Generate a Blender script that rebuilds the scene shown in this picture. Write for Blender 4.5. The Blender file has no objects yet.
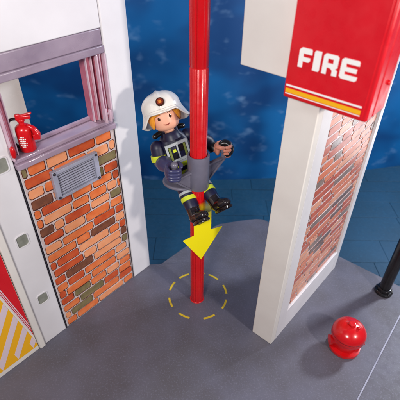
import bpy, bmesh, math, random
from mathutils import Vector as V, Matrix
R_ = math.radians
random.seed(7)
sc = bpy.context.scene
COL = sc.collection

# ---------------------------------------------------------------- camera (units: centimetres of the toy)
PITCH, ROLL, F = R_(38), R_(0.8), 406.0
fwd = V((0, math.cos(PITCH), -math.sin(PITCH)))
r0 = V((1, 0, 0)); u0 = r0.cross(fwd)
RX = r0 * math.cos(ROLL) + u0 * math.sin(ROLL)
UY = -r0 * math.sin(ROLL) + u0 * math.cos(ROLL)
cam_d = bpy.data.cameras.new('camera'); cam = bpy.data.objects.new('camera', cam_d); COL.objects.link(cam)
cam.matrix_world = Matrix(((RX.x, UY.x, -fwd.x, 0.12), (RX.y, UY.y, -fwd.y, -19.04), (RX.z, UY.z, -fwd.z, 24.0), (0, 0, 0, 1)))
cam_d.sensor_width = 36; cam_d.lens = 36 * F / 400; cam_d.clip_end = 500; cam_d.clip_start = 0.1
cam_d.dof.use_dof = True; cam_d.dof.focus_distance = 23.0; cam_d.dof.aperture_fstop = 0.22
sc.camera = cam
# ---------------------------------------------------------------- world, lamps, exposure
W = bpy.data.worlds.new('World'); sc.world = W; W.use_nodes = True
W.node_tree.nodes['Background'].inputs[0].default_value = (0.55, 0.66, 1.0, 1)
W.node_tree.nodes['Background'].inputs[1].default_value = 0.22
sc.view_settings.view_transform = 'Standard'; sc.view_settings.look = 'None'
sc.view_settings.exposure = 0.0; sc.view_settings.gamma = 1
def lamp(name, loc, target, size, power, col):
    l = bpy.data.lights.new(name, 'AREA'); l.shape = 'DISK'; l.size = size; l.energy = power; l.color = col
    o = bpy.data.objects.new(name, l); COL.objects.link(o); o.location = loc
    o.rotation_euler = (V(target) - V(loc)).to_track_quat('-Z', 'Y').to_euler(); return o
lamp('key_lamp', (21.7, -20.8, 22.4), (-4, 2, 12), 2.6, 5400, (1.0, 0.95, 0.90))
lamp('back_lamp', (40, 15, 29), (4, 0, 2), 5.5, 17500, (0.80, 0.87, 1.0))
lamp('front_lamp', (-9, -30, 30), (3, 0, 8), 8.0, 9000, (1.0, 0.96, 0.93))
lamp('added_glare_lamp', (30, 12, 4), (8, 0, 12), 10.0, 760, (0.95, 0.96, 1.0))  # added out of view to lay a glare on the right brick panel
lamp('added_backdrop_fill', (-13, 7, 30), (-6, 20, 6), 5.0, 3900, (0.85, 0.93, 1.0))  # added unseen fill that brightens the backdrop behind the window

# ---------------------------------------------------------------- materials
def mat(name, col, rough=0.4, col2=None, scale=3.0, detail=4.0, thr=(0.35, 0.7), bump=0.0, bscale=20.0, spec=0.5,
        metal=0.0, alpha=1.0, trans=0.0, coat=0.0, stretch=(1, 1, 1), emit=None, sss=0.0, rvar=0.08):
    m = bpy.data.materials.new(name); m.use_nodes = True; nt = m.node_tree; N = nt.nodes; Lk = nt.links
    b = N['Principled BSDF']
    b.inputs['Base Color'].default_value = (*col, 1); b.inputs['Roughness'].default_value = rough
    b.inputs['Metallic'].default_value = metal; b.inputs['Specular IOR Level'].default_value = spec
    b.inputs['Alpha'].default_value = alpha; b.inputs['Transmission Weight'].default_value = trans
    b.inputs['Coat Weight'].default_value = coat
    b.inputs['Coat Roughness'].default_value = 0.28 if coat == 0.6 else 0.05
    if sss: b.inputs['Subsurface Weight'].default_value = sss; b.inputs['Subsurface Radius'].default_value = (0.15, 0.08, 0.05)
    tc = N.new('ShaderNodeTexCoord'); mp = N.new('ShaderNodeMapping'); mp.inputs['Scale'].default_value = stretch
    Lk.new(tc.outputs['Object'], mp.inputs['Vector'])
    if col2:
        n = N.new('ShaderNodeTexNoise'); n.inputs['Scale'].default_value = scale; n.inputs['Detail'].default_value = detail
        Lk.new(mp.outputs[0], n.inputs['Vector'])
        cr = N.new('ShaderNodeValToRGB'); cr.color_ramp.elements[0].position = thr[0]; cr.color_ramp.elements[1].position = thr[1]
        cr.color_ramp.elements[0].color = (*col, 1); cr.color_ramp.elements[1].color = (*col2, 1)
        Lk.new(n.outputs['Fac'], cr.inputs[0]); Lk.new(cr.outputs[0], b.inputs['Base Color'])
    if rvar:
        n2 = N.new('ShaderNodeTexNoise'); n2.inputs['Scale'].default_value = 2.2; n2.inputs['Detail'].default_value = 5
        Lk.new(mp.outputs[0], n2.inputs['Vector'])
        mr = N.new('ShaderNodeMapRange'); mr.inputs[1].default_value = 0.3; mr.inputs[2].default_value = 0.7
        mr.inputs[3].default_value = max(0.02, rough - rvar); mr.inputs[4].default_value = min(1, rough + rvar)
        Lk.new(n2.outputs['Fac'], mr.inputs[0]); Lk.new(mr.outputs[0], b.inputs['Roughness'])
    if bump:
        n3 = N.new('ShaderNodeTexNoise'); n3.inputs['Scale'].default_value = bscale; n3.inputs['Detail'].default_value = 6
        Lk.new(mp.outputs[0], n3.inputs['Vector'])
        bp = N.new('ShaderNodeBump'); bp.inputs['Strength'].default_value = bump; bp.inputs['Distance'].default_value = 0.05
        Lk.new(n3.outputs['Fac'], bp.inputs['Height']); Lk.new(bp.outputs[0], b.inputs['Normal'])
    return m
def s(r, g, b):   # sRGB 0-255 to linear
    f = lambda c: (c / 255 / 12.92) if c / 255 <= 0.04045 else ((c / 255 + 0.055) / 1.055) ** 2.4
    return (f(r), f(g), f(b))
M = {}
M['white'] = mat('white_plastic', s(222, 217, 217), 0.38, s(215, 210, 210), 0.5, bump=0.03, bscale=14)
M['cream'] = mat('cream_plastic', s(228, 221, 212), 0.42, s(221, 213, 204), 0.5, bump=0.03, bscale=14)
M['mauve'] = mat('mauve_clear_plastic', s(168, 150, 164), 0.25, s(146, 128, 144), 0.8, trans=0.2)
M['pink'] = mat('pink_clear_plastic', s(222, 132, 150), 0.12, s(206, 108, 130), 1.0, trans=0.25)
M['clear'] = mat('pale_pink_clear_plastic', s(240, 214, 224), 0.1, s(230, 190, 206), 1.2, trans=0.35)
M['lilac'] = mat('lilac_plastic', s(190, 168, 184), 0.14, s(172, 144, 164), 0.8, trans=0.3)
M['red'] = mat('red_plastic', s(205, 12, 18), 0.26, s(190, 8, 14), 0.6, coat=0.2, bump=0.02)
M['redsign'] = mat('red_sign_plastic', s(212, 22, 34), 0.3, s(200, 14, 26), 0.5, bump=0.02)
M['grey'] = mat('grey_plastic', s(112, 108, 122), 0.32, s(100, 96, 110), 1.2, bump=0.03)
M['vent'] = mat('vent_grey_plastic', s(165, 165, 180), 0.28, s(145, 145, 160), 1.0)
M['dark'] = mat('dark_recess_plastic', s(42, 36, 44), 0.5)
M['black'] = mat('black_plastic', s(20, 18, 20), 0.25, s(30, 27, 28), 2.0)
M['boot'] = mat('boot_plastic', s(24, 17, 18), 0.18, s(38, 27, 26), 2.0, coat=0.4)
M['navy'] = mat('navy_plastic', s(22, 22, 54), 0.45, s(17, 17, 44), 1.5)
M['glove'] = mat('slate_blue_plastic', s(62, 62, 98), 0.33, s(54, 54, 88), 2.0)
M['yellow'] = mat('lime_yellow_print', s(205, 218, 50), 0.35)
M['silver'] = mat('silver_grey_print', s(175, 180, 182), 0.35)
M['olive'] = mat('olive_print', s(120, 130, 62), 0.4)
M['skin'] = mat('skin_plastic', s(238, 178, 148), 0.4, s(232, 168, 138), 1.2, sss=0.12)
M['tan'] = mat('tan_reflected_light', s(214, 138, 112), 0.4, sss=0.1)  # warm light off the red pole, put into the colour of a dark glove
M['hair'] = mat('orange_blonde_plastic', s(236, 160, 52), 0.32, s(222, 138, 36), 3.0, stretch=(6, 6, 1), bump=0.3, bscale=5)
M['eye'] = mat('brown_eye_print', s(60, 28, 18), 0.7, spec=0.15)
M['mouth'] = mat('mouth_print', s(150, 62, 48), 0.4)
M['helmet'] = mat('helmet_white_plastic', s(238, 232, 222), 0.24, s(230, 224, 212), 0.8, coat=0.3)
M['badge'] = mat('badge_print', s(110, 34, 20), 0.3, s(170, 70, 36), 6.0)
M['badge2'] = mat('badge_emblem_print', s(210, 130, 50), 0.3)
M['arrow'] = None
M['mark'] = mat('yellow_floor_paint', s(220, 188, 36), 0.5, s(196, 164, 36), 5.0)
M['white_print'] = mat('white_print', s(240, 236, 230), 0.35)
M['yellow_print'] = mat('yellow_print', s(242, 176, 20), 0.35)
M['pale_print'] = mat('pale_stripe_print', s(222, 200, 205), 0.35)
M['hole'] = mat('peg_hole_grey', s(140, 140, 128), 0.4, s(118, 118, 106), 3.0)
M['mortar'] = mat('mortar_print', s(205, 188, 184), 0.32, s(186, 166, 162), 4.0)
M['outline'] = mat('brick_outline_print', s(96, 44, 30), 0.35, s(60, 32, 26), 3.0)
BR = [mat('brick_orange', s(214, 104, 52), 0.3, s(228, 128, 74), 1.6), mat('brick_light_orange', s(226, 142, 94), 0.3, s(232, 160, 116), 1.6),
      mat('brick_rust', s(184, 70, 34), 0.3, s(204, 92, 48), 1.8), mat('brick_brown', s(104, 62, 44), 0.3, s(130, 78, 54), 2.4),
      mat('brick_olive', s(112, 100, 66), 0.3, s(136, 118, 80), 2.4)]
BR2 = [mat('pale_brick_pink', s(206, 108, 66), 0.36, s(216, 130, 88), 1.6, coat=0.6), mat('pale_brick_rose', s(216, 142, 104), 0.36, s(222, 158, 124), 1.6, coat=0.6),
      mat('pale_brick_rust', s(178, 76, 42), 0.36, s(194, 96, 60), 1.8, coat=0.6), mat('pale_brick_grey', s(126, 102, 88), 0.3, s(142, 118, 102), 2.4, coat=0.6),
      mat('pale_brick_taupe', s(106, 78, 64), 0.3, s(128, 98, 82), 2.4, coat=0.6)]
M['mortar2'] = mat('pale_mortar_print', s(205, 186, 182), 0.22, s(192, 170, 166), 4.0)
M['outline2'] = mat('pale_brick_outline', s(150, 96, 80), 0.3, s(124, 84, 74), 3.0)

def speckle(name, c1, c2, c3, rough, mott=0.35, fine=9.0):
    m = mat(name, c1, rough, bump=0.05, bscale=40.0); nt = m.node_tree; N = nt.nodes; Lk = nt.links; b = N['Principled BSDF']
    tc = N.new('ShaderNodeTexCoord')
    a = N.new('ShaderNodeTexNoise'); a.inputs['Scale'].default_value = mott; a.inputs['Detail'].default_value = 3
    c = N.new('ShaderNodeTexNoise'); c.inputs['Scale'].default_value = fine; c.inputs['Detail'].default_value = 8; c.inputs['Roughness'].default_value = 0.7
    for n in (a, c): Lk.new(tc.outputs['Object'], n.inputs['Vector'])
    r1 = N.new('ShaderNodeValToRGB'); r1.color_ramp.elements[0].position = 0.35; r1.color_ramp.elements[1].position = 0.65
    r1.color_ramp.elements[0].color = (*c1, 1); r1.color_ramp.elements[1].color = (*c2, 1)
    r2 = N.new('ShaderNodeValToRGB'); r2.color_ramp.elements[0].position = 0.52; r2.color_ramp.elements[1].position = 0.72
    r2.color_ramp.elements[0].color = (0, 0, 0, 1); r2.color_ramp.elements[1].color = (0.8, 0.8, 0.8, 1)
    mx = N.new('ShaderNodeMix'); mx.data_type = 'RGBA'; mx.inputs[7].default_value = (*c3, 1)
    Lk.new(a.outputs['Fac'], r1.inputs[0]); Lk.new(c.outputs['Fac'], r2.inputs[0]); Lk.new(r2.outputs[0], mx.inputs[0])
    Lk.new(r1.outputs[0], mx.inputs[6]); Lk.new(mx.outputs[2], b.inputs['Base Color'])
    return m
M['floor'] = speckle('slate_floor_plastic', s(84, 80, 86), s(94, 92, 104), s(116, 114, 130), 0.5)
M['paving'] = speckle('teal_paving', s(10, 58, 82), s(12, 64, 92), s(22, 78, 108), 0.6, 0.2, 4.0)

def backdrop_mat():
    m = mat('night_blue_backdrop_print', s(0, 74, 140), 0.55, rvar=0); nt = m.node_tree; N = nt.nodes; Lk = nt.links; b = N['Principled BSDF']
    tc = N.new('ShaderNodeTexCoord')
    def noise(sc_, st, det, p0, p1, c0, c1, loc=(0, 0, 0)):
        mp = N.new('ShaderNodeMapping'); mp.inputs['Scale'].default_value = st; mp.inputs['Location'].default_value = loc
        n = N.new('ShaderNodeTexNoise'); n.inputs['Scale'].default_value = sc_; n.inputs['Detail'].default_value = det
        r = N.new('ShaderNodeValToRGB'); r.color_ramp.interpolation = 'EASE'
        r.color_ramp.elements[0].position = p0; r.color_ramp.elements[1].position = p1
        r.color_ramp.elements[0].color = (*c0, 1); r.color_ramp.elements[1].color = (*c1, 1)
        Lk.new(tc.outputs['Object'], mp.inputs['Vector']); Lk.new(mp.outputs[0], n.inputs['Vector']); Lk.new(n.outputs['Fac'], r.inputs[0]); return r
    base = noise(0.14, (1, 1, 1.4), 2, 0.35, 0.65, s(0, 66, 122), s(4, 104, 166))
    wisp = noise(0.6, (0.8, 1, 1.25), 2.5, 0.57, 0.82, (0, 0, 0), (0.42, 0.42, 0.42))
    mx = N.new('ShaderNodeMix'); mx.data_type = 'RGBA'; mx.inputs[7].default_value = (*s(150, 190, 225), 1)
    Lk.new(wisp.outputs[0], mx.inputs[0]); Lk.new(base.outputs[0], mx.inputs[6]); Lk.new(mx.outputs[2], b.inputs['Base Color'])
    return m
M['backdrop'] = backdrop_mat()
def arrow_mat():
    m = mat('yellow_arrow_graphic', s(255, 236, 0), 0.45, rvar=0); nt = m.node_tree; N = nt.nodes; Lk = nt.links; b = N['Principled BSDF']
    tc = N.new('ShaderNodeTexCoord'); sp = N.new('ShaderNodeSeparateXYZ'); Lk.new(tc.outputs['Object'], sp.inputs[0])
    mr = N.new('ShaderNodeMapRange'); mr.inputs[1].default_value = 9.35; mr.inputs[2].default_value = 7.7
    mr.inputs[3].default_value = 0.0; mr.inputs[4].default_value = 1.0
    Lk.new(sp.outputs[2], mr.inputs[0]); Lk.new(mr.outputs[0], b.inputs['Alpha']); return m
M['arrow'] = arrow_mat()

# ---------------------------------------------------------------- mesh helpers
def link(name, bm, mats, parent=None, smooth=False, angle=None, bevel=None, loc=None, label=None):
    me = bpy.data.meshes.new(name); bmesh.ops.recalc_face_normals(bm, faces=bm.faces[:]) if smooth != 'keep' else None
    bm.to_mesh(me); bm.free()
    if not isinstance(mats, (list, tuple)): mats = [mats]
    for m in mats: me.materials.append(m)
    if smooth:
        for p in me.polygons: p.use_smooth = True
        if angle:
            try: me.set_sharp_from_angle(angle=R_(angle))
            except Exception: pass
    o = bpy.data.objects.new(name, me); COL.objects.link(o)
    if parent: o.parent = parent
    if loc: o.location = loc
    if bevel:
        b = o.modifiers.new('bevel', 'BEVEL'); b.width = bevel; b.segments = 3; b.limit_method = 'ANGLE'; b.angle_limit = R_(35)
        b.harden_normals = False
        for p in me.polygons: p.use_smooth = True
        try: me.set_sharp_from_angle(angle=R_(35))
        except Exception: pass
    if label: o['label'] = label
    return o
def thing(name, label, cat, loc=(0, 0, 0), rz=0, group=None, matrix=None):
    o = bpy.data.objects.new(name, None); COL.objects.link(o)
    if matrix is not None: o.matrix_world = matrix
    else: o.location = loc; o.rotation_euler = (0, 0, R_(rz))
    o['label'] = label; o['category'] = cat
    if group: o['group'] = group
    return o
def NB(): return bmesh.new()
def box(bm, x0, x1, y0, y1, z0, z1, mi=0, M4=None):
    vs = [bm.verts.new((x, y, z)) for x in (x0, x1) for y in (y0, y1) for z in (z0, z1)]
    if M4 is not None:
        for v in vs: v.co = M4 @ v.co
    for f in ((0, 1, 3, 2), (4, 6, 7, 5), (0, 4, 5, 1), (2, 3, 7, 6), (0, 2, 6, 4), (1, 5, 7, 3)):
        fc = bm.faces.new([vs[i] for i in f]); fc.material_index = mi
    return vs
def prism(bm, poly, d0, d1, plane='xz', mi=0, M4=None, side=None):
    """polygon extruded along the third axis from d0 to d1"""
    def P(a, b, d):
        p = V((a, d, b)) if plane == 'xz' else (V((a, b, d)) if plane == 'xy' else V((d, a, b)))
        return M4 @ p if M4 is not None else p
    A = [bm.verts.new(P(a, b, d0)) for a, b in poly]; B = [bm.verts.new(P(a, b, d1)) for a, b in poly]
    f = bm.faces.new(A); f.material_index = mi; f = bm.faces.new(B[::-1]); f.material_index = mi
    n = len(poly)
    for i in range(n):
        f = bm.faces.new((A[i], A[(i + 1) % n], B[(i + 1) % n], B[i])); f.material_index = mi if side is None else side
def rrect(x0, x1, z0, z1, r, n=4, jit=0.0):
    r = min(r, (x1 - x0) / 2 - 1e-3, (z1 - z0) / 2 - 1e-3); out = []
    for cx, cz, a0 in ((x1 - r, z1 - r, 0), (x0 + r, z1 - r, 90), (x0 + r, z0 + r, 180), (x1 - r, z0 + r, 270)):
        for k in range(n):
            a = R_(a0 + 90 * k / (n - 1)); out.append((cx + r * math.cos(a) + random.uniform(-jit, jit), cz + r * math.sin(a) + random.uniform(-jit, jit)))
    return out
def disc(cx, cz, r, n=24, ry=None):
    return [(cx + r * math.cos(2 * math.pi * k / n), cz + (ry or r) * math.sin(2 * math.pi * k / n)) for k in range(n)]
def lathe(bm, prof, n=40, M4=None, mi=0, fl=None, a0=0, a1=360):
    rings = []
    full = abs(a1 - a0) >= 360
    cnt = n if full else n + 1
    for r, z in prof:
        ring = []
        for k in range(cnt):
            a = R_(a0 + (a1 - a0) * k / n); rr = r * (fl(a, z) if fl else 1)
            p = V((rr * math.cos(a), rr * math.sin(a), z)); ring.append(bm.verts.new(M4 @ p if M4 is not None else p))
        rings.append(ring)
    for i in range(len(rings) - 1):
        for k in range(n):
            k2 = (k + 1) % cnt
            f = bm.faces.new((rings[i][k], rings[i][k2], rings[i + 1][k2], rings[i + 1][k])); f.material_index = mi
    if full:
        for ring in (rings[0], rings[-1]):
            if len(ring) > 2: 
                f = bm.faces.new(ring if ring is rings[-1] else ring[::-1]); f.material_index = mi
def tube(bm, pts, rad, n=14, mi=0, flat=1.0, flatdir=None, sub=6):
    """smooth tapered tube through pts with a radius per point"""
    pts = [V(p) for p in pts]
    if sub > 1 and len(pts) > 2:
        P, Rr = [], []
        for i in range(len(pts) - 1):
            p0 = pts[max(i - 1, 0)]; p1 = pts[i]; p2 = pts[i + 1]; p3 = pts[min(i + 2, len(pts) - 1)]
            for k in range(sub):
                t = k / sub
                P.append(0.5 * ((2 * p1) + (-p0 + p2) * t + (2 * p0 - 5 * p1 + 4 * p2 - p3) * t * t + (-p0 + 3 * p1 - 3 * p2 + p3) * t ** 3))
                Rr.append(rad[i] * (1 - t) + rad[i + 1] * t)
        P.append(pts[-1]); Rr.append(rad[-1]); pts, rad = P, Rr
    # rounded ends
    d0 = (pts[0] - pts[1]).normalized(); d1 = (pts[-1] - pts[-2]).normalized()
    head = [(pts[0] + d0 * rad[0] * math.sin(a), rad[0] * math.cos(a)) for a in (R_(80), R_(55), R_(28))]
    tail = [(pts[-1] + d1 * rad[-1] * math.sin(a), rad[-1] * math.cos(a)) for a in (R_(28), R_(55), R_(80))]
    seq = head + list(zip(pts, rad)) + tail
    up = flatdir if flatdir is not None else (V((0, 0, 1)) if abs(d0.z) < 0.8 else V((1, 0, 0)))
    up = V(up); rings = []
    for i, (p, r) in enumerate(seq):
        a = seq[max(i - 1, 0)][0]; b = seq[min(i + 1, len(seq) - 1)][0]
        t = (b - a).normalized(); x = up.cross(t)
        if x.length < 1e-4: x = V((1, 0, 0)).cross(t)
        x.normalize(); y = t.cross(x).normalized(); up = y if flatdir is None else up
        rings.append([bm.verts.new(p + x * r * math.cos(2 * math.pi * k / n) + y * r * flat * math.sin(2 * math.pi * k / n)) for k in range(n)])
    for i in range(len(rings) - 1):
        for k in range(n):
            f = bm.faces.new((rings[i][k], rings[i][(k + 1) % n], rings[i + 1][(k + 1) % n], rings[i + 1][k])); f.material_index = mi
    f = bm.faces.new(rings[0][::-1]); f.material_index = mi; f = bm.faces.new(rings[-1]); f.material_index = mi
def kind(o, k='structure'): o['kind'] = k; return o

# ---------------------------------------------------------------- setting
bm = NB()
floor_poly = [(-14, -9.5), (14.2, -9.5), (12.95, -3.1), (16.0, 0.9), (11.65, 4.42), (8.9, 6.7), (3.9, 3.9), (0.3, 3.62), (-3.9, 3.28), (-9.5, -2.4)]
floor_poly = [(-16, -9.5), (7.8, -9.5), (16.07, 0.85), (11.65, 4.42), (9.5, 6.2), (6.5, 8.4), (6.2, 8.75), (5.8, 8.97), (5.3, 9.03), (3.76, 8.75), (1.9, 8.25), (1.45, 7.95), (0.06, 6.55), (0.06, 3.62), (-3.9, 3.28), (-9.5, -2.4), (-16, -9.4)]
prism(bm, floor_poly, -0.5, 0, 'xy')
kind(link('floor', bm, M['floor'], bevel=0.09))
bm = NB()
apron = [(-3.0, 3.3), (1.05, 7.35)] + [(1.4, 7.66), (1.8, 7.95)] + [(5.4, 9.1), (6.0, 9.2), (6.35, 9.1), (6.6, 8.8)] + [(9.2, 6.2), (4, 3.9), (0.3, 3.5)]
apron = [(-2.95, 3.4), (0.04, 3.66), (0.04, 6.55)]
prism(bm, apron, -0.55, -0.1, 'xy')
kind(link('rear_ledge', bm, M['floor'], bevel=0.02))
bm = NB()
side_poly = [(7.86, -9.5), (19, -9.5), (19, -1.55), (16.13, 0.83)]
prism(bm, side_poly, -0.5, -0.03, 'xy')
kind(link('side_floor', bm, M['floor'], bevel=0.05))
bm = NB(); prism(bm, [(7.80, -9.5), (7.90, -9.5), (16.13, 0.80), (16.06, 0.86)], -0.2, -0.025, 'xy')
kind(link('floor_joint_highlight', bm, M['vent']))  # pale strip in the seam, coloured as the highlight along its edge
bm = NB(); prism(bm, [(-15.8, -9.3), (18.8, -9.3), (18.8, -1.7), (15.8, 0.5), (11.6, 4.0), (-3.5, 3.0), (-9.3, -2.6)], -0.9, -0.505, 'xy')
kind(link('floor_base', bm, M['floor']))
# paving slabs on the ground far below
bm = NB(); rows = [-20, -15, -10.5, -6.5, -2.5, 1.5, 5.0, 7.6, 10.6, 14.2, 16.9, 18.9, 20.9, 24, 28]
for i in range(len(rows) - 1):
    x = -46 + random.uniform(0, 5)
    while x < 56:
        w = random.uniform(5.5, 8.5); dz = random.uniform(-0.02, 0.02)
        box(bm, x + 0.015, x + w - 0.015, rows[i] + 0.015, rows[i + 1] - 0.015, -4.4, -4 + dz); x += w
kind(link('paving', bm, M['paving'], bevel=0.025))
bm = NB(); box(bm, -60, 70, -30, 40, -4.9, -4.42); kind(link('ground', bm, M['paving']))
# printed night-blue backdrop behind the toy, gently curved
bm = NB(); pts = []
for k in range(41):
    t = k / 40; x = -48 + 104 * t; y = 20.6 + 0.0045 * (x + 4) ** 2 * (1.0 if x > -4 else 0.6); pts.append((x, y))
fr = [[bm.verts.new((x, y + d, z)) for x, y in pts] for d, z in ((0, -4.2), (0, 34), (0.4, 34), (0.4, -4.2))]
for a, b in ((0, 1), (1, 2), (2, 3), (3, 0)):
    for k in range(40): bm.faces.new((fr[a][k], fr[a][k + 1], fr[b][k + 1], fr[b][k]))
bk = link('sky', bm, M['backdrop'], smooth=True, angle=40); kind(bk)

# ---------------------------------------------------------------- brick panels
def bricks(name, parent, x0, x1, z0, z1, pitch, mats, mort, outl, seed, t0=0.0, lens=(1.2, 2.9), label=None, cw=(30, 36, 15, 11, 8)):
    rnd = random.Random(seed); bm = NB()
    box(bm, x0, x1, t0 - 0.01, t0 + 0.12, z0, z1, 0)
    mi0 = 2; z = z0 + 0.02
    nrow = int(round((z1 - z0) / pitch)); pitch = (z1 - z0) / nrow
    for i in range(nrow):
        zz = z0 + i * pitch; x = x0 - rnd.uniform(0, lens[1] * 0.9)
        while x < x1:
            w = rnd.uniform(*lens) * (0.6 if rnd.random() < 0.25 else 1)
            a, b = max(x + 0.04, x0 + 0.06), min(x + w - 0.04, x1 - 0.06)
            if b - a > 0.16:
                hz = rnd.uniform(-0.04, 0.04); g = rnd.uniform(0.02, 0.05)
                random.seed(rnd.random())
                lo, hi = zz + g + hz, zz + pitch - g + hz
                lo = max(lo, z0 + 0.03); hi = min(hi, z1 - 0.02)
                prism(bm, rrect(a, b, lo, hi, 0.13, 4, 0.012), t0 - 0.022, t0 - 0.005, mi=1)
                c = rnd.choices(range(5), cw)[0]
                prism(bm, rrect(a + 0.012, b - 0.045, lo + 0.065, hi - 0.012, 0.13, 5, 0.018), t0 - 0.034, t0 - 0.01, mi=2 + c)
            x += w
    return link(name, bm, [mort, outl] + mats, parent, label=label)

# ================================================================ LEFT: window wall (local x along the wall, y into it)
WL = thing('window_wall', 'white framed brick wall with a pink window opening above, left of the red pole', 'wall', (-8.77, -2.61, 0), 49.3)
bm = NB(); box(bm, 0.0, 6.0, 0.06, 0.9, 0, 12.85); link('wall_panel', bm, M['white'], WL)
bricks('brick_panel', WL, 0.05, 5.93, 0.03, 12.82, 0.66, BR, M['mortar'], M['outline'], 11, 0.05, lens=(1.0, 2.6), cw=(36, 36, 18, 7, 4))
bm = NB(); box(bm, 5.98, 7.65, -0.02, 1.6, 0, 22); link('corner_pillar', bm, M['white'], WL, bevel=0.07)
bm = NB(); box(bm, -0.10, -0.06, -0.01, 0.3, 0, 12.87); box(bm, 5.935, 5.975, -0.0, 0.3, 0, 12.87); link('edge_strip', bm, M['dark'], WL)
bm = NB()
box(bm, -1.72, -0.12, 0.0, 0.8, 0, 22); sp = link('peg_strip', bm, M['white'], WL, bevel=0.06)
for k, (cx, cz) in enumerate(((-0.70, 13.45), (-0.93, 8.78), (-0.93, 3.98), (-0.7, 18.1))):
    bm = NB(); poly = rrect(cx - 0.35, cx + 0.35, cz - 0.43, cz + 0.43, 0.18, 5); pin = rrect(cx - 0.30, cx + 0.30, cz - 0.38, cz + 0.38, 0.15, 5)
    prism(bm, pin, -0.006, 0.01, mi=0)
    # raised lip around the peg hole
    A = [bm.verts.new((a, -0.045, b)) for a, b in poly]; B = [bm.verts.new((a, -0.045, b)) for a, b in pin]
    C_ = [bm.verts.new((a, 0.01, b)) for a, b in poly]; D = [bm.verts.new((a, -0.005, b)) for a, b in pin]
    n = len(poly)
    for i in range(n):
        j = (i + 1) % n
        for q in ((A[i], A[j], B[j], B[i]), (A[i], C_[i], C_[j], A[j]), (B[i], B[j], D[j], D[i])):
            bm.faces.new(q).material_index = 1
    link('peg_hole', bm, [M['hole'], M['white']], sp)
bm = NB(); box(bm, -2.14, -1.74, -0.12, 0.8, 0, 22); link('corner_rim', bm, M['cream'], WL, bevel=0.06)
# window: sill, jambs, lintel
bm = NB(); box(bm, -0.08, 5.96, -0.22, 1.0, 12.88, 13.2); box(bm, -0.05, 5.94, -0.05, 1.0, 13.2, 13.42); box(bm, 0.2, 5.2, 0.75, 0.95, 13.42, 13.62)
link('window_sill', bm, M['lilac'], WL, bevel=0.05)
bm = NB()
for a, b, t0, t1 in ((4.98, 5.5, 0.45, 0.95), (5.5, 5.94, 0.22, 0.95), (-0.1, 0.1, 0.1, 0.95), (0.1, 0.38, 0.4, 0.95)):
    box(bm, a, b, t0, t1, 13.43, 17.1)
for a, b, t0, t1 in ((4.96, 5.03, 0.30, 0.44), (5.26, 5.32, 0.25, 0.44), (5.44, 5.52, -0.02, 0.215), (5.66, 5.71, 0.05, 0.215), (5.86, 5.95, -0.1, 0.215), (-0.12, -0.02, -0.14, 0.09), (0.1, 0.16, 0.2, 0.39), (0.34, 0.4, 0.3, 0.39)):
    box(bm, a, b, t0, t1, 13.43, 17.1, 1)
wf = link('window_frame', bm, [M['pink'], M['clear']], WL, bevel=0.02)
bm = NB(); box(bm, 5.3, 5.44, -0.3, -0.1, 13.45, 14.3); box(bm, 5.56, 5.70, -0.34, -0.16, 13.45, 14.15); box(bm, 5.44, 5.56, -0.28, -0.12, 13.9, 14.02)
link('latch', bm, M['clear'], wf, bevel=0.03)
bm = NB(); lathe(bm, [(0.001, -0.08), (0.08, -0.06), (0.1, 0), (0.08, 0.06), (0.001, 0.08)], 16, Matrix.Translation((-0.06, -0.2, 13.95)) @ Matrix.Scale(4.2, 4, (0, 0, 1)) @ Matrix.Scale(1.3, 4, (1, 0, 0))); link('clip', bm, M['red'], wf, smooth=True)
bm = NB(); box(bm, -0.1, 5.96, -0.06, 1.0, 17.12, 17.5); box(bm, -0.1, 5.96, 0.05, 0.95, 17.5, 18.3); link('lintel', bm, M['mauve'], WL, bevel=0.05)
bm = NB(); box(bm, -0.1, 5.96, 0.02, 0.95, 18.32, 22); link('upper_wall', bm, M['white'], WL, bevel=0.05)
# ventilation grille
VM = Matrix.Translation((1.50, 0, 10.2))
vg_w, vg_h = 2.92, 1.78
bm = NB()
box(bm, 0, 0.28, -0.24, 0.02, 0, vg_h, M4=VM); box(bm, vg_w - 0.28, vg_w, -0.24, 0.02, 0, vg_h, M4=VM)
box(bm, 0.28, vg_w - 0.28, -0.24, 0.02, 0, 0.16, M4=VM); box(bm, 0.28, vg_w - 0.28, -0.24, 0.02, vg_h - 0.2, vg_h, M4=VM)
box(bm, 0.28, vg_w - 0.28, -0.05, -0.02, 0.16, vg_h - 0.2, 1, M4=VM)
vn = link('vent_grille', bm, [M['vent'], M['dark']], WL, bevel=0.03)
bm = NB()
for k in range(9):
    z = 0.22 + k * 0.152; P = [(-0.15, z), (-0.15, z + 0.03), (-0.10, z + 0.062), (-0.055, z + 0.062), (-0.055, z + 0.02)]
    prism(bm, P, 0.285, vg_w - 0.285, 'yz', M4=VM)
link('slats', bm, M['vent'], vn)
for x, z in ((0.13, 0.12), (0.13, vg_h - 0.12), (vg_w - 0.13, 0.12), (vg_w - 0.13, vg_h - 0.12)):
    bm = NB(); lathe(bm, [(0.001, 0.05), (0.06, 0.045), (0.085, 0.0)], 16, VM @ Matrix.Translation((x, -0.24, z)) @ Matrix.Rotation(R_(90), 4, 'X')); link('screw', bm, M['dark'], vn, smooth=True)

# sticker wall further left
WS = thing('sticker_wall', 'red, white and yellow striped wall panel at the far left edge', 'wall panel', (-8.77, -2.61, 0), 49.3)
bm = NB(); box(bm, -9.0, -2.17, 0.0, 0.7, 0, 22); link('wall_panel', bm, M['cream'], WS, bevel=0.04)
bm = NB()
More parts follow.
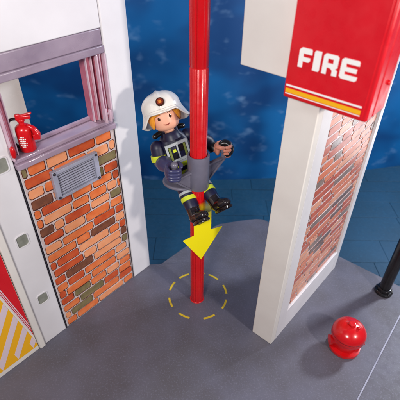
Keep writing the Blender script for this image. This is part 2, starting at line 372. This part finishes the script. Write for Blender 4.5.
# diagonal border line runs from (-2.2,1.5) up-left to (-3.9,10.4)
def dl(z, off=0.0): return -2.2 - off - (z - 1.5) * 0.175
prism(bm, [(-2.2, 1.5), (-2.2, 12.0), (dl(12.0), 12.0)], -0.02, 0.0, mi=0)
zl0 = 1.5
def dp(z, off): return (dl(z) - off, z)
for o0, o1 in ((-0.02, 0.03), (0.07, 0.11), (0.15, 0.2)):
    prism(bm, [dp(1.7 + o1 * 4, -o0 if o0 > 0 else 0.0), dp(12, -o0), dp(12, -o1), dp(1.7 + o1 * 6, -o1)], -0.035, -0.021, mi=1)
prism(bm, [dp(0.4, 0.16), dp(1.2, 0.12), dp(12, 0.12), (-8.9, 12), (-8.9, 0.4)], -0.012, 0.0, mi=2)
for k in range(9):
    z = 0.9 + 1.32 * k; a = dp(z, 0.125); b = dp(z + 0.62, 0.125); q = min(3.2, z / 1.47 - 0.3)
    if q > 0.1: prism(bm, [a, b, (b[0] - 0.88 * q, b[1] - 1.47 * q), (a[0] - 0.88 * q, a[1] - 1.47 * q)], -0.019, -0.0125, mi=1)
link('sticker', bm, [M['redsign'], M['pale_print'], M['yellow_print']], WS)

# white wall piece seen through the window
RP = thing('rear_wall_slab', 'plain white wall slab with a grey groove seen through the window behind the extinguisher', 'wall', (-8.77, -2.61, 0), 49.3)
bm = NB(); box(bm, -2.2, 1.05, 2.4, 3.2, 0, 19.5); sl = link('slab', bm, M['helmet'], RP, bevel=0.05)
bm = NB(); box(bm, 1.09, 2.32, 2.4, 3.2, 0, 19.5); link('slab', bm, M['helmet'], RP, bevel=0.05)
bm = NB(); box(bm, 1.0, 1.14, 2.5, 3.1, 0, 19.4); link('groove', bm, M['grey'], RP)

# ================================================================ fire extinguisher on the sill
wl = Matrix.Translation((-8.77, -2.61, 0)) @ Matrix.Rotation(R_(49.3), 4, 'Z')
EX = thing('fire_extinguisher', 'small red fire extinguisher with a black hose standing on the window sill', 'fire extinguisher', wl @ V((0.98, 0.42, 13.43)), 10)
EX.scale = (0.9, 0.9, 0.9)
bm = NB(); lathe(bm, [(0.30, 0), (0.41, 0.02), (0.43, 0.08), (0.43, 1.22), (0.40, 1.38), (0.28, 1.5), (0.15, 1.56), (0.14, 1.7)], 32)
for k, z in enumerate((0.98, 0.86, 0.74, 0.62, 0.5, 0.4)):
    w = (14, 26, 20, 30, 24, 12)[k]; h = 0.045
    a0 = -100 - w
    while a0 < -100 + w:
        da = random.uniform(5, 11)
        lathe(bm, [(0.437, z - h), (0.437, z + h * 0.5)], 3, a0=a0, a1=min(a0 + da, -100 + w), mi=1); a0 += da + 3
body = link('body', bm, [M['red'], M['white_print']], EX, smooth=True, angle=40)
bm = NB(); lathe(bm, [(0.14, 1.68), (0.2, 1.7), (0.2, 1.84), (0.12, 1.88)], 20); box(bm, -0.24, 0.0, -0.1, 0.1, 1.78, 2.12); box(bm, -0.05, 0.52, -0.09, 0.09, 1.84, 2.02)
prism(bm, [(-0.2, 2.04), (0.12, 2.1), (0.62, 2.2), (0.62, 2.1), (0.1, 1.98)], -0.08, 0.08)
link('handle', bm, M['red'], EX, bevel=0.04)
bm = NB(); tube(bm, [(-0.2, 0, 1.86), (-0.55, 0, 1.8), (-0.78, 0, 1.35), (-0.76, 0, 0.75), (-0.58, 0, 0.32), (-0.38, -0.05, 0.16)], [0.075] * 6, 12); link('hose', bm, M['black'], EX, smooth=True)
bm = NB(); tube(bm, [(0.34, -0.1, 1.46), (0.55, -0.12, 1.3), (0.66, -0.12, 1.0)], [0.11, 0.15, 0.2], 14); box(bm, 0.46, 0.82, -0.3, 0.04, 0.7, 1.02); link('nozzle', bm, M['red'], EX, bevel=0.03)

# ================================================================ RIGHT: partition wall
RO = V((5.22, -3.39, 0)); RA = 49.2
WR = thing('partition_wall', 'cream wall with a pale brick panel standing right of the red pole', 'wall', RO, RA)
bm = NB(); box(bm, -0.45, 0.05, 0.0, 1.5, 0, 22.5); link('front_pillar', bm, M['cream'], WR, bevel=0.05)
bm = NB(); box(bm, 0.055, 8.75, 0.2, 1.45, 0, 22.5); link('wall_core', bm, M['white'], WR)
bm = NB()
box(bm, 0.055, 1.08, 0.0, 0.198, 0, 22.5); box(bm, 8.2, 8.75, 0.0, 0.198, 0, 22.5)
box(bm, 1.082, 8.198, 0.0, 0.198, 0, 2.1); box(bm, 1.082, 8.198, 0.0, 0.198, 17.2, 22.5)
link('panel_frame', bm, M['white'], WR, bevel=0.02)
bricks('brick_panel', WR, 1.09, 8.19, 2.11, 17.19, 0.52, BR2, M['mortar2'], M['outline2'], 23, 0.16, (1.2, 3.1), cw=(32, 22, 26, 10, 10))
bm = NB(); box(bm, -0.42, 1.2, 1.503, 4.12, 17.62, 22.5); link('beam', bm, M['cream'], WR, bevel=0.05)

# sign box: front at local x = -1.0, local y from 1.46 (left) to -2.1 (right)
SG = thing('fire_sign', 'big red box sign reading FIRE in white above a white and a yellow line', 'sign', RO, RA)
zt = 21.6
bm = NB(); box(bm, -1.0, -0.46, -2.1, 1.46, 17.1, zt); box(bm, -0.46, 0.72, -2.1, -0.03, 17.1, zt); link('sign_box', bm, M['redsign'], SG, bevel=0.09)
def sg(n, z, d=0): return V((-1.0 - d, -n, z))   # n grows to the right in the picture
SM = Matrix(((0, 1, 0, -1.0), (-1, 0, 0, 0), (0, 0, 1, 0), (0, 0, 0, 1)))   # (n, depth, z) -> local ; depth negative = towards the viewer
bm = NB(); prism(bm, rrect(-1.4, 1.92, 17.22, zt - 0.15, 0.08), -0.03, 0.0, M4=SM); face = link('sign_face', bm, M['redsign'], SG, bevel=0.02)
bm = NB(); box(bm, -1.34, 1.82, -0.045, -0.031, 17.62, 17.69, M4=SM); link('white_line', bm, M['white_print'], face)
bm = NB(); box(bm, -1.34, 1.82, -0.045, -0.031, 17.36, 17.53, M4=SM); link('yellow_line', bm, M['yellow_print'], face)
bm = NB(); box(bm, -1.34, 1.82, -0.045, -0.031, 17.30, 17.335, M4=SM); link('white_line', bm, M['white_print'], face)
# letters
def lett(name, polys):
    bm = NB()
    for P in polys: prism(bm, P, -0.055, -0.031, M4=SM)
    link(name, bm, M['white_print'], face)
zb, hh = 18.48, 0.74; t_ = 0.2
def rc(x0, x1, z0, z1, r=0.05): return rrect(x0, x1, zb + z0 * hh, zb + z1 * hh, r, 3)
x = -0.98
lett('letter_f', [[(x, zb), (x + .18, zb), (x + .18, zb + hh), (x + .10, zb + hh), (x, zb + hh * .88)], [(x + .181, zb + hh * .72), (x + .52, zb + hh * .72), (x + .52, zb + hh * .94), (x + .47, zb + hh), (x + .181, zb + hh)], [(x + .181, zb + hh * .32), (x + .42, zb + hh * .32), (x + .48, zb + hh * .4), (x + .48, zb + hh * .55), (x + .181, zb + hh * .55)]])
x = -0.36
lett('letter_i', [[(x, zb), (x + .24, zb), (x + .28, zb + hh * .08), (x + .28, zb + hh), (x + .05, zb + hh), (x, zb + hh * .92)]])
x = 0.02
lett('letter_r', [[(x, zb), (x + .18, zb), (x + .18, zb + hh), (x + .08, zb + hh), (x, zb + hh * .88)],
                  [(x + .181, zb + hh * .78), (x + .581, zb + hh * .78), (x + .581, zb + hh * .92), (x + .5, zb + hh), (x + .181, zb + hh)],
                  [(x + .40, zb + hh * .56), (x + .581, zb + hh * .56), (x + .581, zb + hh * .779), (x + .40, zb + hh * .779)],
                  [(x + .181, zb + hh * .34), (x + .5, zb + hh * .34), (x + .581, zb + hh * .42), (x + .581, zb + hh * .559), (x + .181, zb + hh * .559)],
                  [(x + .40, zb), (x + .6, zb), (x + .6, zb + hh * .26), (x + .52, zb + hh * .339), (x + .3, zb + hh * .339), (x + .40, zb + hh * .24)]])
x = 0.72
lett('letter_e', [[(x, zb + hh * .1), (x + .08, zb), (x + .18, zb), (x + .18, zb + hh), (x + .08, zb + hh), (x, zb + hh * .9)],
                  [(x + .181, zb), (x + .6, zb), (x + .66, zb + hh * .08), (x + .66, zb + hh * .24), (x + .181, zb + hh * .24)],
                  [(x + .181, zb + hh * .39), (x + .6, zb + hh * .39), (x + .6, zb + hh * .6), (x + .181, zb + hh * .6)],
                  [(x + .181, zb + hh * .76), (x + .66, zb + hh * .76), (x + .66, zb + hh * .93), (x + .6, zb + hh), (x + .181, zb + hh)]])
bm = NB(); lathe(bm, [(0.001, 0.1), (0.07, 0.09), (0.1, 0.0)], 16, Matrix.Translation((0.25, -2.1, 18.3)) @ Matrix.Rotation(R_(90), 4, 'X')); link('peg', bm, M['redsign'], SG, smooth=True)

# ================================================================ red fire pole
PO = thing('fire_pole', 'tall ribbed red sliding pole standing in the dashed yellow ring', 'pole', (0, 0, 0))
bm = NB(); fl = lambda a, z: 1 - 0.10 * max(0, math.cos(a * 7 + 0.6)) ** 8
lathe(bm, [(0.465, 0.0), (0.465, 17.1), (0.44, 17.13), (0.44, 17.19), (0.465, 17.22), (0.465, 24.5)], 128, fl=fl)
link('shaft', bm, M['red'], PO, smooth=True, angle=50)
bm = NB(); lathe(bm, [(0.50, 0.002), (0.52, 0.03), (0.50, 0.07), (0.47, 0.08)], 48); link('foot', bm, M['red'], PO, smooth=True, angle=50)

# dashed ring painted on the floor
bm = NB()
cx, cy, rr = 0.06, 0.30, 2.12
for dg in (121, 158, 200, 243, 293, 337, 15, 56, 88):
    P = []
    for k in range(7): a = R_(dg - 11.5 + 23 * k / 6); P.append((cx + (rr + .07) * math.cos(a), cy + (rr + .07) * math.sin(a)))
    for k in range(7): a = R_(dg + 11.5 - 23 * k / 6); P.append((cx + (rr - .07) * math.cos(a), cy + (rr - .07) * math.sin(a)))
    prism(bm, P, 0.004, 0.012, 'xy')
o = link('floor_marking', bm, M['mark']); o['kind'] = 'structure'

# drawn overlay arrow, built as a yellow plate in front of the pole
AM = Matrix.Translation((0, -0.66, 0)) @ Matrix.Rotation(R_(30), 4, 'Z')
bm = NB(); prism(bm, [(0.28, 4.64), (1.78, 6.87), (0.96, 6.95), (0.92, 9.5), (-0.27, 9.5), (-0.25, 6.95), (-1.02, 6.85)], -0.02, 0.02)
ar = link('arrow', bm, M['arrow']); ar.matrix_world = AM
ar['label'] = 'bright yellow drawn arrow graphic pointing down in front of the red pole'; ar['category'] = 'arrow'

# ================================================================ slider gripping the pole
SL = thing('pole_slider', 'grey sliding bracket clasping the red pole with two triangular handles', 'slider', (0, 0, 10.15))
bm = NB(); lathe(bm, [(0.50, 0.0), (0.60, 0.0), (0.62, 0.04), (0.62, 2.1), (0.60, 2.16), (0.52, 2.16), (0.50, 2.12), (0.50, 0.0)], 48)
link('collar', bm, M['grey'], SL, smooth=True, angle=40)
bm = NB()
for k in range(1): tube(bm, [(-.62, -.1, 1.05), (-.66, -.12, 1.0)], [.1, .1], 10)
link('rivet', bm, M['grey'], SL, smooth=True)
for ang, rd in ((41, 1.95), (222.5, 1.72)):
    B = Matrix.Rotation(R_(ang), 4, 'Z'); bm = NB()
    z1 = 1.15
    prism(bm, [(0.6, 0.12), (rd, z1 - 0.02), (0.6, z1 - 0.02)], -0.04, 0.04, M4=B)
    w = 0.13
    prism(bm, [(0.58, z1 - 0.02), (rd + 0.08, z1 - 0.02), (rd + 0.08, z1 + 0.1), (0.58, z1 + 0.1)], -w, w, M4=B)
    prism(bm, [(0.6, 0.0), (rd + 0.08, z1 - 0.03), (rd - 0.08, z1 - 0.025), (0.6, 0.14)], -w, w, M4=B)
    br = link('bracket', bm, M['grey'], SL, bevel=0.03)
    p = B @ V((rd - 0.02, 0, z1)); bm = NB(); hh_ = 0.95 if ang > 100 else 0.45; tube(bm, [p, p + V((0, 0, hh_))], [0.15, 0.15], 14, sub=1)
    bmesh.ops.create_uvsphere(bm, u_segments=16, v_segments=10, radius=0.20, matrix=Matrix.Translation(p + V((0, 0, hh_ + 0.05))))
    link('handle', bm, M['grey'], br, smooth=True)
bm = NB()
P = disc(-0.95, 0.55, 1.15, 36, 0.95); prism(bm, P, -0.12, 0.06, 'xy', M4=Matrix.Rotation(R_(0), 4, 'Z'))
link('seat', bm, M['grey'], SL, bevel=0.07)

# ================================================================ toy firefighter
HIP = V((-0.85, 0.85, 10.35)); NECK = V((-1.55, 1.05, 12.95))
def frame(o, z, f):
    z = V(z).normalized(); f = V(f); f = (f - z * f.dot(z)).normalized(); y = -f; x = y.cross(z)
    return Matrix(((x.x, y.x, z.x, o[0]), (x.y, y.y, z.y, o[1]), (x.z, y.z, z.z, o[2]), (0, 0, 0, 1)))
FG = thing('firefighter_figure', 'toy firefighter in white helmet and navy suit sliding down the red pole', 'toy figure', HIP)
inv = Matrix.Translation(-HIP)
def fl_(name, bm, mats, parent=FG, **k):
    if parent is FG: bm.transform(inv)
    else: bm.transform(inv)
    return link(name, bm, mats, parent, **k)
TM = frame(HIP, NECK - HIP, (0.42, -1, 0.2)); TL = (NECK - HIP).length
bm = NB(); rings = []
secs = [(-0.25, .70, .45), (-0.12, .88, .56), (0.2, .92, .60), (0.9, .88, .60), (1.6, .86, .58), (2.05, .80, .53), (2.3, .66, .45), (2.45, .50, .42), (2.6, .44, .41), (TL + .26, .42, .40)]
for z, a, b in secs:
    ring = []
    for k in range(32):
        t = 2 * math.pi * k / 32; c, s_ = math.cos(t), math.sin(t); e = 0.6
        ring.append(bm.verts.new(TM @ V((a * math.copysign(abs(c) ** e, c), b * math.copysign(abs(s_) ** e, s_), z * (1.13 if z > 0 and z < 2.6 else 1) + (0.25 if z >= 2.6 else 0)))))
    rings.append(ring)
for i in range(len(rings) - 1):
    for k in range(32): bm.faces.new((rings[i][k], rings[i][(k + 1) % 32], rings[i + 1][(k + 1) % 32], rings[i + 1][k]))
bm.faces.new(rings[0][::-1]); bm.faces.new(rings[-1])
torso = fl_('torso', bm, M['navy'], smooth=True, angle=60)
# printed front of the jacket
bm = NB()
def pb(x0, x1, z0, z1, mi, d=0.0, tilt=0): box(bm, x0, x1, -0.64 - d, -0.55, z0 + 0.26, z1 + 0.30, mi, M4=TM)
pb(-0.70, -0.58, 0.55, 2.1, 0); pb(0.50, 0.62, 0.55, 2.1, 0); pb(-0.58, 0.50, 1.98, 2.1, 0); pb(-0.58, 0.50, 1.02, 1.12, 0)
pb(-0.66, 0.6, 0.62, 0.86, 1, 0.004); pb(-0.66, 0.6, 0.88, 0.96, 0, 0.004); pb(-0.54, -0.42, 1.16, 1.9, 2, 0.004); pb(-0.06, 0.02, 1.12, 1.98, 0)
pb(0.34, 0.46, 1.16, 1.9, 2); pb(-0.32, -0.14, 1.6, 1.72, 1); pb(0.08, 0.30, 1.55, 1.85, 3, 0.006); pb(-0.36, -0.12, 1.2, 1.5, 3, 0.002); pb(-0.6, 0.6, 0.12, 0.3, 1, 0.0)
fl_('jacket_print', bm, [M['silver'], M['yellow'], M['olive'], M['black']], torso)
# black air tank straps behind the neck
bm = NB(); tube(bm, [TM @ V((-0.86, .3, 2.78)), TM @ V((-0.4, .42, 2.82)), TM @ V((0.4, .42, 2.82)), TM @ V((0.86, .3, 2.78))], [0.15] * 4, 10); fl_('collar', bm, M['black'], torso, smooth=True)

# head
HC = V((-1.88, 0.98, 14.10)); fd = V((0.12, -0.92, 0.32)).normalized()
up = V((0, 0.32, 0.95)); zz = Matrix.Rotation(R_(19), 3, fd) @ up
HM = frame(HC, zz, fd) @ Matrix.Scale(0.94, 4)
bm = NB(); lathe(bm, [(0.30, -1.25), (0.30, -0.85), (0.42, -0.80), (0.60, -0.72), (0.72, -0.56), (0.77, -0.35), (0.78, 0.0), (0.78, 0.35), (0.74, 0.6), (0.6, 0.78), (0.3, 0.86), (0.01, 0.87)], 40, HM)
head = fl_('head', bm, M['skin'], smooth=True)
bm = NB(); lathe(bm, [(0.56, -1.42), (0.50, -1.2), (0.43, -0.98), (0.38, -0.95), (0.31, -0.98), (0.31, -1.2)], 36, HM); fl_('jacket_collar', bm, M['navy'], torso, smooth=True, angle=60)
for sx in (-1, 1):
    bm = NB(); a = R_(-90 + sx * 25)
    EM = HM @ Matrix.Translation((0.765 * math.cos(a), 0.765 * math.sin(a), -0.02)) @ Matrix.Rotation(a + R_(90), 4, 'Z') @ Matrix.Rotation(R_(90), 4, 'X')
    prism(bm, disc(0, 0, 0.085, 20, 0.105), -0.01, 0.02, 'xy', M4=EM); prism(bm, disc(0.03, 0.04, 0.02, 10), 0.021, 0.026, 'xy', mi=1, M4=EM)  # the small white dot is a highlight painted on the eye
    prism(bm, [(-0.15, .19), (-0.05, .235), (0.08, .235), (0.16, .2), (0.08, .215), (-0.05, .215)], -0.02, 0.03, 'xy', mi=0, M4=EM)
    fl_('eye', bm, [M['eye'], M['white_print']], head)
bm = NB(); pts = [HM @ V((0.775 * math.cos(R_(-90 + d)), 0.775 * math.sin(R_(-90 + d)), -0.43 + 0.06 * (d / 13) ** 2)) for d in (-13, -8, 0, 8, 13)]
tube(bm, pts, [0.016, .026, .032, .026, .016], 8); fl_('mouth', bm, M['mouth'], head, smooth=True)
# hair shell
def smooth(a, b, x): t = max(0, min(1, (x - a) / (b - a))); return t * t * (3 - 2 * t)
bm = NB(); n = 64; rows_ = []
for j in range(9):
    ring = []
    for k in range(n):
        ph = 360 * k / n; dd = ph if ph <= 180 else 360 - ph; sgn = 1 if ph <= 180 else -1
        zl = 0.27 + 0.13 * math.sin(R_(sgn * dd * 2 + 20)) + (-0.66) * smooth(38, 64, dd); t = j / 8
        z = 0.75 + (zl - 0.75) * t; r = 0.80 + 0.10 * math.sin(math.pi * min(1, t * 0.95)) * (0.5 + 0.8 * smooth(20, 60, dd)) + 0.012 * math.cos(R_(ph * 11))
        a = R_(-90 + sgn * dd); ring.append(bm.verts.new(HM @ V((r * math.cos(a), r * math.sin(a), z))))
    rows_.append(ring)
for j in range(8):
    for k in range(n): bm.faces.new((rows_[j][k], rows_[j][(k + 1) % n], rows_[j + 1][(k + 1) % n], rows_[j + 1][k]))
hair = fl_('hair', bm, M['hair'], head, smooth=True)
sd = hair.modifiers.new('thick', 'SOLIDIFY'); sd.thickness = 0.07; sd.offset = 1
# helmet
bm = NB(); n = 96; rows_ = []
zc = 0.52
def hel(dd, sgn, t):
    a = R_(-90 + sgn * dd)
    if t <= 1:
        th = t * math.pi / 2; r = 1.13 * math.sin(th) ** 0.88; z = zc + 0.86 * math.cos(th)
    else:
        v = t - 1; zr = 0.38 - 0.70 * smooth(34, 74, dd) - 0.36 * smooth(80, 130, dd); flare = 0.15 + 0.17 * smooth(40, 80, dd)
        r = 1.13 + flare * v ** 1.5; z = zc + (zr - zc) * v
    x, y = r * math.cos(a), r * math.sin(a) * 1.06 + 0.05
    cr = 0.085 * math.exp(-(x / 0.10) ** 2) * (1 if t <= 1 else max(0, 1 - (t - 1) * 4)); L_ = math.hypot(x, y) + 1e-6
    if t <= 1: k_ = 1 + cr; x, y, z = x, y * k_, zc + (z - zc) * k_
    return V((x, y, z))
T = [0.02, .1, .2, .3, .4, .5, .6, .7, .8, .9, 1.0, 1.12, 1.25, 1.4, 1.55, 1.7, 1.85, 1.95, 2.0]
for t in T:
    ring = []
    for k in range(n):
        ph = 360 * k / n; dd = ph if ph <= 180 else 360 - ph; sgn = 1 if ph <= 180 else -1
        ring.append(bm.verts.new(HM @ hel(dd, sgn, t)))
    rows_.append(ring)
for j in range(len(T) - 1):
    for k in range(n): bm.faces.new((rows_[j][k], rows_[j][(k + 1) % n], rows_[j + 1][(k + 1) % n], rows_[j + 1][k]))
bm.faces.new(rows_[0])
helm = fl_('helmet', bm, M['helmet'], smooth=True)
sd = helm.modifiers.new('thick', 'SOLIDIFY'); sd.thickness = 0.07; sd.offset = -1
# brow band of the helmet
bm = NB(); pts = [HM @ (hel(abs(d), 1 if d >= 0 else -1, 1.0) * 1.0 + V((0, -0.02, -0.02 - 0.12 * (abs(d) / 60) ** 2))) for d in range(-66, 67, 11)]
tube(bm, pts, [0.045] * len(pts), 8, sub=3); fl_('brow_ridge', bm, M['helmet'], helm, smooth=True)
bp = hel(0, 1, 0.72); bn = V((0, -1, 0.5)).normalized()
BM_ = HM @ frame(bp + V((0.05, -0.02, 0)), V((0, 0.52, 1)), bn) @ Matrix.Rotation(R_(90), 4, 'X')
bm = NB(); prism(bm, disc(0, 0, 0.235, 28), -0.06, 0.06, 'xy', M4=BM_); prism(bm, disc(0, 0, 0.17, 24), 0.061, 0.07, 'xy', mi=1, M4=BM_)
prism(bm, [(-.09, -.08), (.09, -.08), (.07, .02), (.1, .09), (.03, .05), (0, .12), (-.03, .05), (-.1, .09), (-.07, .02)], 0.071, 0.08, 'xy', mi=2, M4=BM_)
fl_('badge', bm, [M['eye'], M['badge'], M['badge2']], helm)

# arms
TLp = SL.location + Matrix.Rotation(R_(222.5), 3, 'Z') @ V((1.70, 0, 1.7)); TRp = SL.location + Matrix.Rotation(R_(41), 3, 'Z') @ V((1.93, 0, 1.7))
def hand(center, wrist, name_m, axis=V((0, 0, 1)), flip=1):
    """a gloved hand closed round an upright grip: four finger arcs, a thumb and a palm"""
    w = (V(wrist) - V(center)); w -= axis * w.dot(axis); w.normalize(); y = axis.cross(w) * flip
    bm = NB(); c = V(center)
    P_ = lambda a, r, off=0.0: c + axis * off + w * r * math.cos(R_(a)) + y * r * math.sin(R_(a))
    # palm and back of the hand: a broad curved slab
    tube(bm, [P_(-35, .30), P_(5, .34), P_(50, .33), P_(95, .31)], [0.12, .14, .13, .11], 16, flat=2.5, flatdir=axis, sub=4)
    for i, off in enumerate((0.24, 0.085, -0.075, -0.23)):
        e = (222, 240, 236, 214)[i]; m_ = (0.0, .02, .015, -.01)[i]
        tube(bm, [P_(88, .31, off), P_(118, .34 + m_, off), P_(150, .30 + m_, off), P_(190, .31 + m_, off), P_(e, .25, off)], [0.088, .094, .088, .086, .07], 10, sub=3)
    tube(bm, [P_(-20, .33, .14), P_(-52, .36, .24), P_(-88, .33, .27), P_(-112, .27, .24)], [0.11, 0.115, 0.10, .085], 10, sub=4)
    tube(bm, [c + w * 0.62, c + w * 0.36], [0.25, 0.24], 14, sub=1)
    bmesh.ops.transform(bm, matrix=Matrix.Translation(c) @ Matrix.Scale(1.22, 4) @ Matrix.Translation(-c), verts=bm.verts[:])
    return bm, c + w * 0.72
def arm(name, sh, el, hc, flip, label=None):
    bm, wr = hand(hc, el, None, flip=flip)
    g = bm
    bm2 = NB(); el = V(el); sh = V(sh)
    tube(bm2, [sh, sh * .5 + el * .5 + V((0, 0, .03)), el, el * .4 + wr * .6, wr], [0.40, 0.40, 0.38, 0.34, 0.30], 18)
    a = fl_('arm', bm2, M['navy'], smooth=True, label=label)
    d = (wr - el).normalized()
    bm3 = NB(); d1 = (el - sh).normalized(); p = sh.lerp(el, 0.72); tube(bm3, [p, p + d1 * 0.22], [0.375, 0.372], 18, sub=1)
    return a, g, wr, d, bm3
shL = TM @ V((-0.98, 0.0, 2.25)); shR = TM @ V((0.95, 0.05, 2.25))
elL = V((-2.15, 0.35, 11.55)); elR = V((0.45, 1.75, 12.15))
a, g, wr, d, b3 = arm('arm', shL, elL, TLp, 1)
def ring_band(p0, p1, r, w=None):
    bm = NB(); z = (V(p1) - V(p0)); x = z.orthogonal().normalized(); y = z.normalized().cross(x)
    Mx = Matrix(((x.x, y.x, z.normalized().x, p0[0]), (x.y, y.y, z.normalized().y, p0[1]), (x.z, y.z, z.normalized().z, p0[2]), (0, 0, 0, 1)))
    L_ = z.length; lathe(bm, [(r - .06, 0), (r, 0.01), (r, L_ - .01), (r - .06, L_)], 28, Mx); return bm
b3.free(); dd_ = (elL - shL).normalized(); p = shL.lerp(elL, 0.5)
fl_('sleeve_band', ring_band(p, p + dd_ * 0.36, 0.475), M['yellow'], a, smooth=True, angle=50)
p = elL.lerp(wr, 0.15); bmc = NB(); tube(bmc, [elL.lerp(wr, 0.38), elL.lerp(wr, 0.6), wr], [0.45, 0.46, 0.36], 18); gl = fl_('glove', bmc, M['glove'], a, smooth=True)
fl_('hand', g, M['glove'], a, smooth=True)
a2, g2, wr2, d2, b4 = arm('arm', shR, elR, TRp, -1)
b4.free(); fl_('hand', g2, M['tan'], a2, smooth=True, label='gripping gloved hand, tan from painted reflected light, in a black cuff')
p = wr2; fl_('cuff', ring_band(p - d2 * .18, p + d2 * 0.2, 0.34), M['black'], a2, smooth=True, angle=50)
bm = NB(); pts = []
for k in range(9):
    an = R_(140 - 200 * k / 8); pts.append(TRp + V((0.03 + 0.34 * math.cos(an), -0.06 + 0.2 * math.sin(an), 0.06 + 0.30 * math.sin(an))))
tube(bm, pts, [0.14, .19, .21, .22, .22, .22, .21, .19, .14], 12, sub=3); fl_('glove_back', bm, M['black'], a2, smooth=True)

# legs and boots
def leg(hip, ank, toe, label=None):
    hip, ank = V(hip), V(ank); d = (ank - hip).normalized(); toe = ank + d * 0.55 + V((0.50, -0.50, 0.78)).normalized() * 0.8
    bm = NB(); tube(bm, [hip, hip.lerp(ank, .5), ank], [0.52, 0.46, 0.40], 18); lg = fl_('leg', bm, M['navy'], smooth=True)
    p = hip.lerp(ank, 0.62); fl_('leg_band', ring_band(p, p + d * 0.26, 0.48), M['yellow'], lg, smooth=True, angle=50)
    p = hip.lerp(ank, 0.46); fl_('leg_stripe', ring_band(p, p + d * 0.16, 0.495), M['silver'], lg, smooth=True, angle=50)
    # boot: shaft, then foot with sole
    bm = NB(); heel = ank + d * 0.55
    tube(bm, [ank - d * 0.48, ank + d * 0.15, heel], [0.41, 0.39, 0.40], 18)
    fdir = (toe - heel).normalized(); n_ = d - fdir * d.dot(fdir); n_.normalize()   # n_ points to the sole
    sd_ = fdir.cross(n_)
    tube(bm, [heel - fdir * 0.10 + n_ * 0.0, heel + fdir * 0.35 + n_ * 0.02, toe - fdir * .25 + n_ * 0.06, toe + n_ * 0.08], [0.38, 0.39, 0.40, 0.31], 18, flat=0.85, flatdir=n_)
    bt = fl_('boot', bm, M['boot'], lg, smooth=True)
    SMt = Matrix(((sd_.x, fdir.x, n_.x, heel.x), (sd_.y, fdir.y, n_.y, heel.y), (sd_.z, fdir.z, n_.z, heel.z), (0, 0, 0, 1)))
    L_ = (toe - heel).length; bm = NB(); P = []
    for k in range(28):
        a = 2 * math.pi * k / 28; yy = math.sin(a); xx = math.cos(a)
        P.append(((0.37 + 0.05 * yy) * xx, L_ / 2 - 0.05 + (L_ / 2 + 0.37) * yy))
    prism(bm, P, 0.28, 0.42, 'xy', M4=SMt); 
    for q in range(6):
        yc = -0.2 + q * (L_ + 0.35) / 6; box(bm, -0.24, 0.24, yc, yc + 0.09, 0.42, 0.46, M4=SMt)
    fl_('sole', bm, M['boot'], bt, bevel=0.03)
    bm = NB()
    for q in range(3):
        c = heel - d * (0.10 + 0.17 * q) - n_ * 0.0 + fdir * 0.0
        e1 = fdir
        tube(bm, [c + e1 * 0.30 - sd_ * 0.2, c + e1 * 0.39, c + e1 * 0.30 + sd_ * 0.2], [0.035] * 3, 8, sub=3)
    fl_('laces', bm, M['black'], bt, smooth=True)
leg((-1.0, 0.6, 10.2), (-0.30, -0.80, 9.12), None)
leg((-0.1, 0.95, 10.2), (0.84, -0.30, 9.55), None)

# ================================================================ right foreground
BP = thing('black_post', 'slim black upright post on a small round flange near the floor edge', 'post', (13.95, 0.85, 0))
bm = NB(); lathe(bm, [(0.40, 0.3), (0.40, 6.0), (0.42, 6.02), (0.42, 22)], 32); link('tube', bm, M['black'], BP, smooth=True, angle=40)
bm = NB(); lathe(bm, [(0.60, 0), (0.64, 0.04), (0.64, 0.2), (0.56, 0.26), (0.50, 0.28), (0.50, 0.5), (0.45, 0.54), (0.40, 0.54)], 40); fg = link('flange', bm, M['black'], BP, smooth=True, angle=40)
for k in range(8):
    a = R_(45 * k + 10); bm = NB(); lathe(bm, [(0.001, .07), (.05, .06), (.07, 0)], 12, Matrix.Translation((0.57 * math.cos(a), 0.57 * math.sin(a), 0.24))); link('bolt', bm, M['black'], fg, smooth=True)
HY = thing('red_hydrant', 'red domed hydrant cap with a small knob at the bottom right of the floor', 'hydrant', (9.75, -3.75, 0))
bm = NB(); lathe(bm, [(0.95, 0), (1.0, 0.05), (1.0, 0.25), (0.75, 0.32), (0.72, 1.1), (0.9, 1.15), (1.03, 1.2), (1.07, 1.3), (1.05, 1.5)], 48); link('barrel', bm, M['red'], HY, smooth=True, angle=40)
bm = NB(); lathe(bm, [(1.06, 1.5)] + [(1.06 * math.cos(R_(t)), 1.5 + 0.85 * math.sin(R_(t))) for t in range(6, 90, 7)] + [(0.01, 2.35)], 56); dome = link('dome', bm, M['red'], HY, smooth=True)
bm = NB(); lathe(bm, [(0.26, 2.28), (0.25, 2.46), (0.2, 2.5), (0.01, 2.5)], 6); tube(bm, [(0.3, -0.25, 2.26), (0.34, -0.28, 2.36)], [0.12, .1], 10); link('knob', bm, M['red'], dome, bevel=0.03)
for sx in (-1, 1):
    bm = NB(); lathe(bm, [(0.3, 0), (0.3, 0.35), (0.34, 0.36), (0.34, 0.5), (0.01, 0.52)], 20, Matrix.Translation((sx * 0.6, 0, 0.72)) @ Matrix.Rotation(R_(90 * sx), 4, 'Y'))
    link('outlet', bm, M['red'], HY, smooth=True, angle=40)
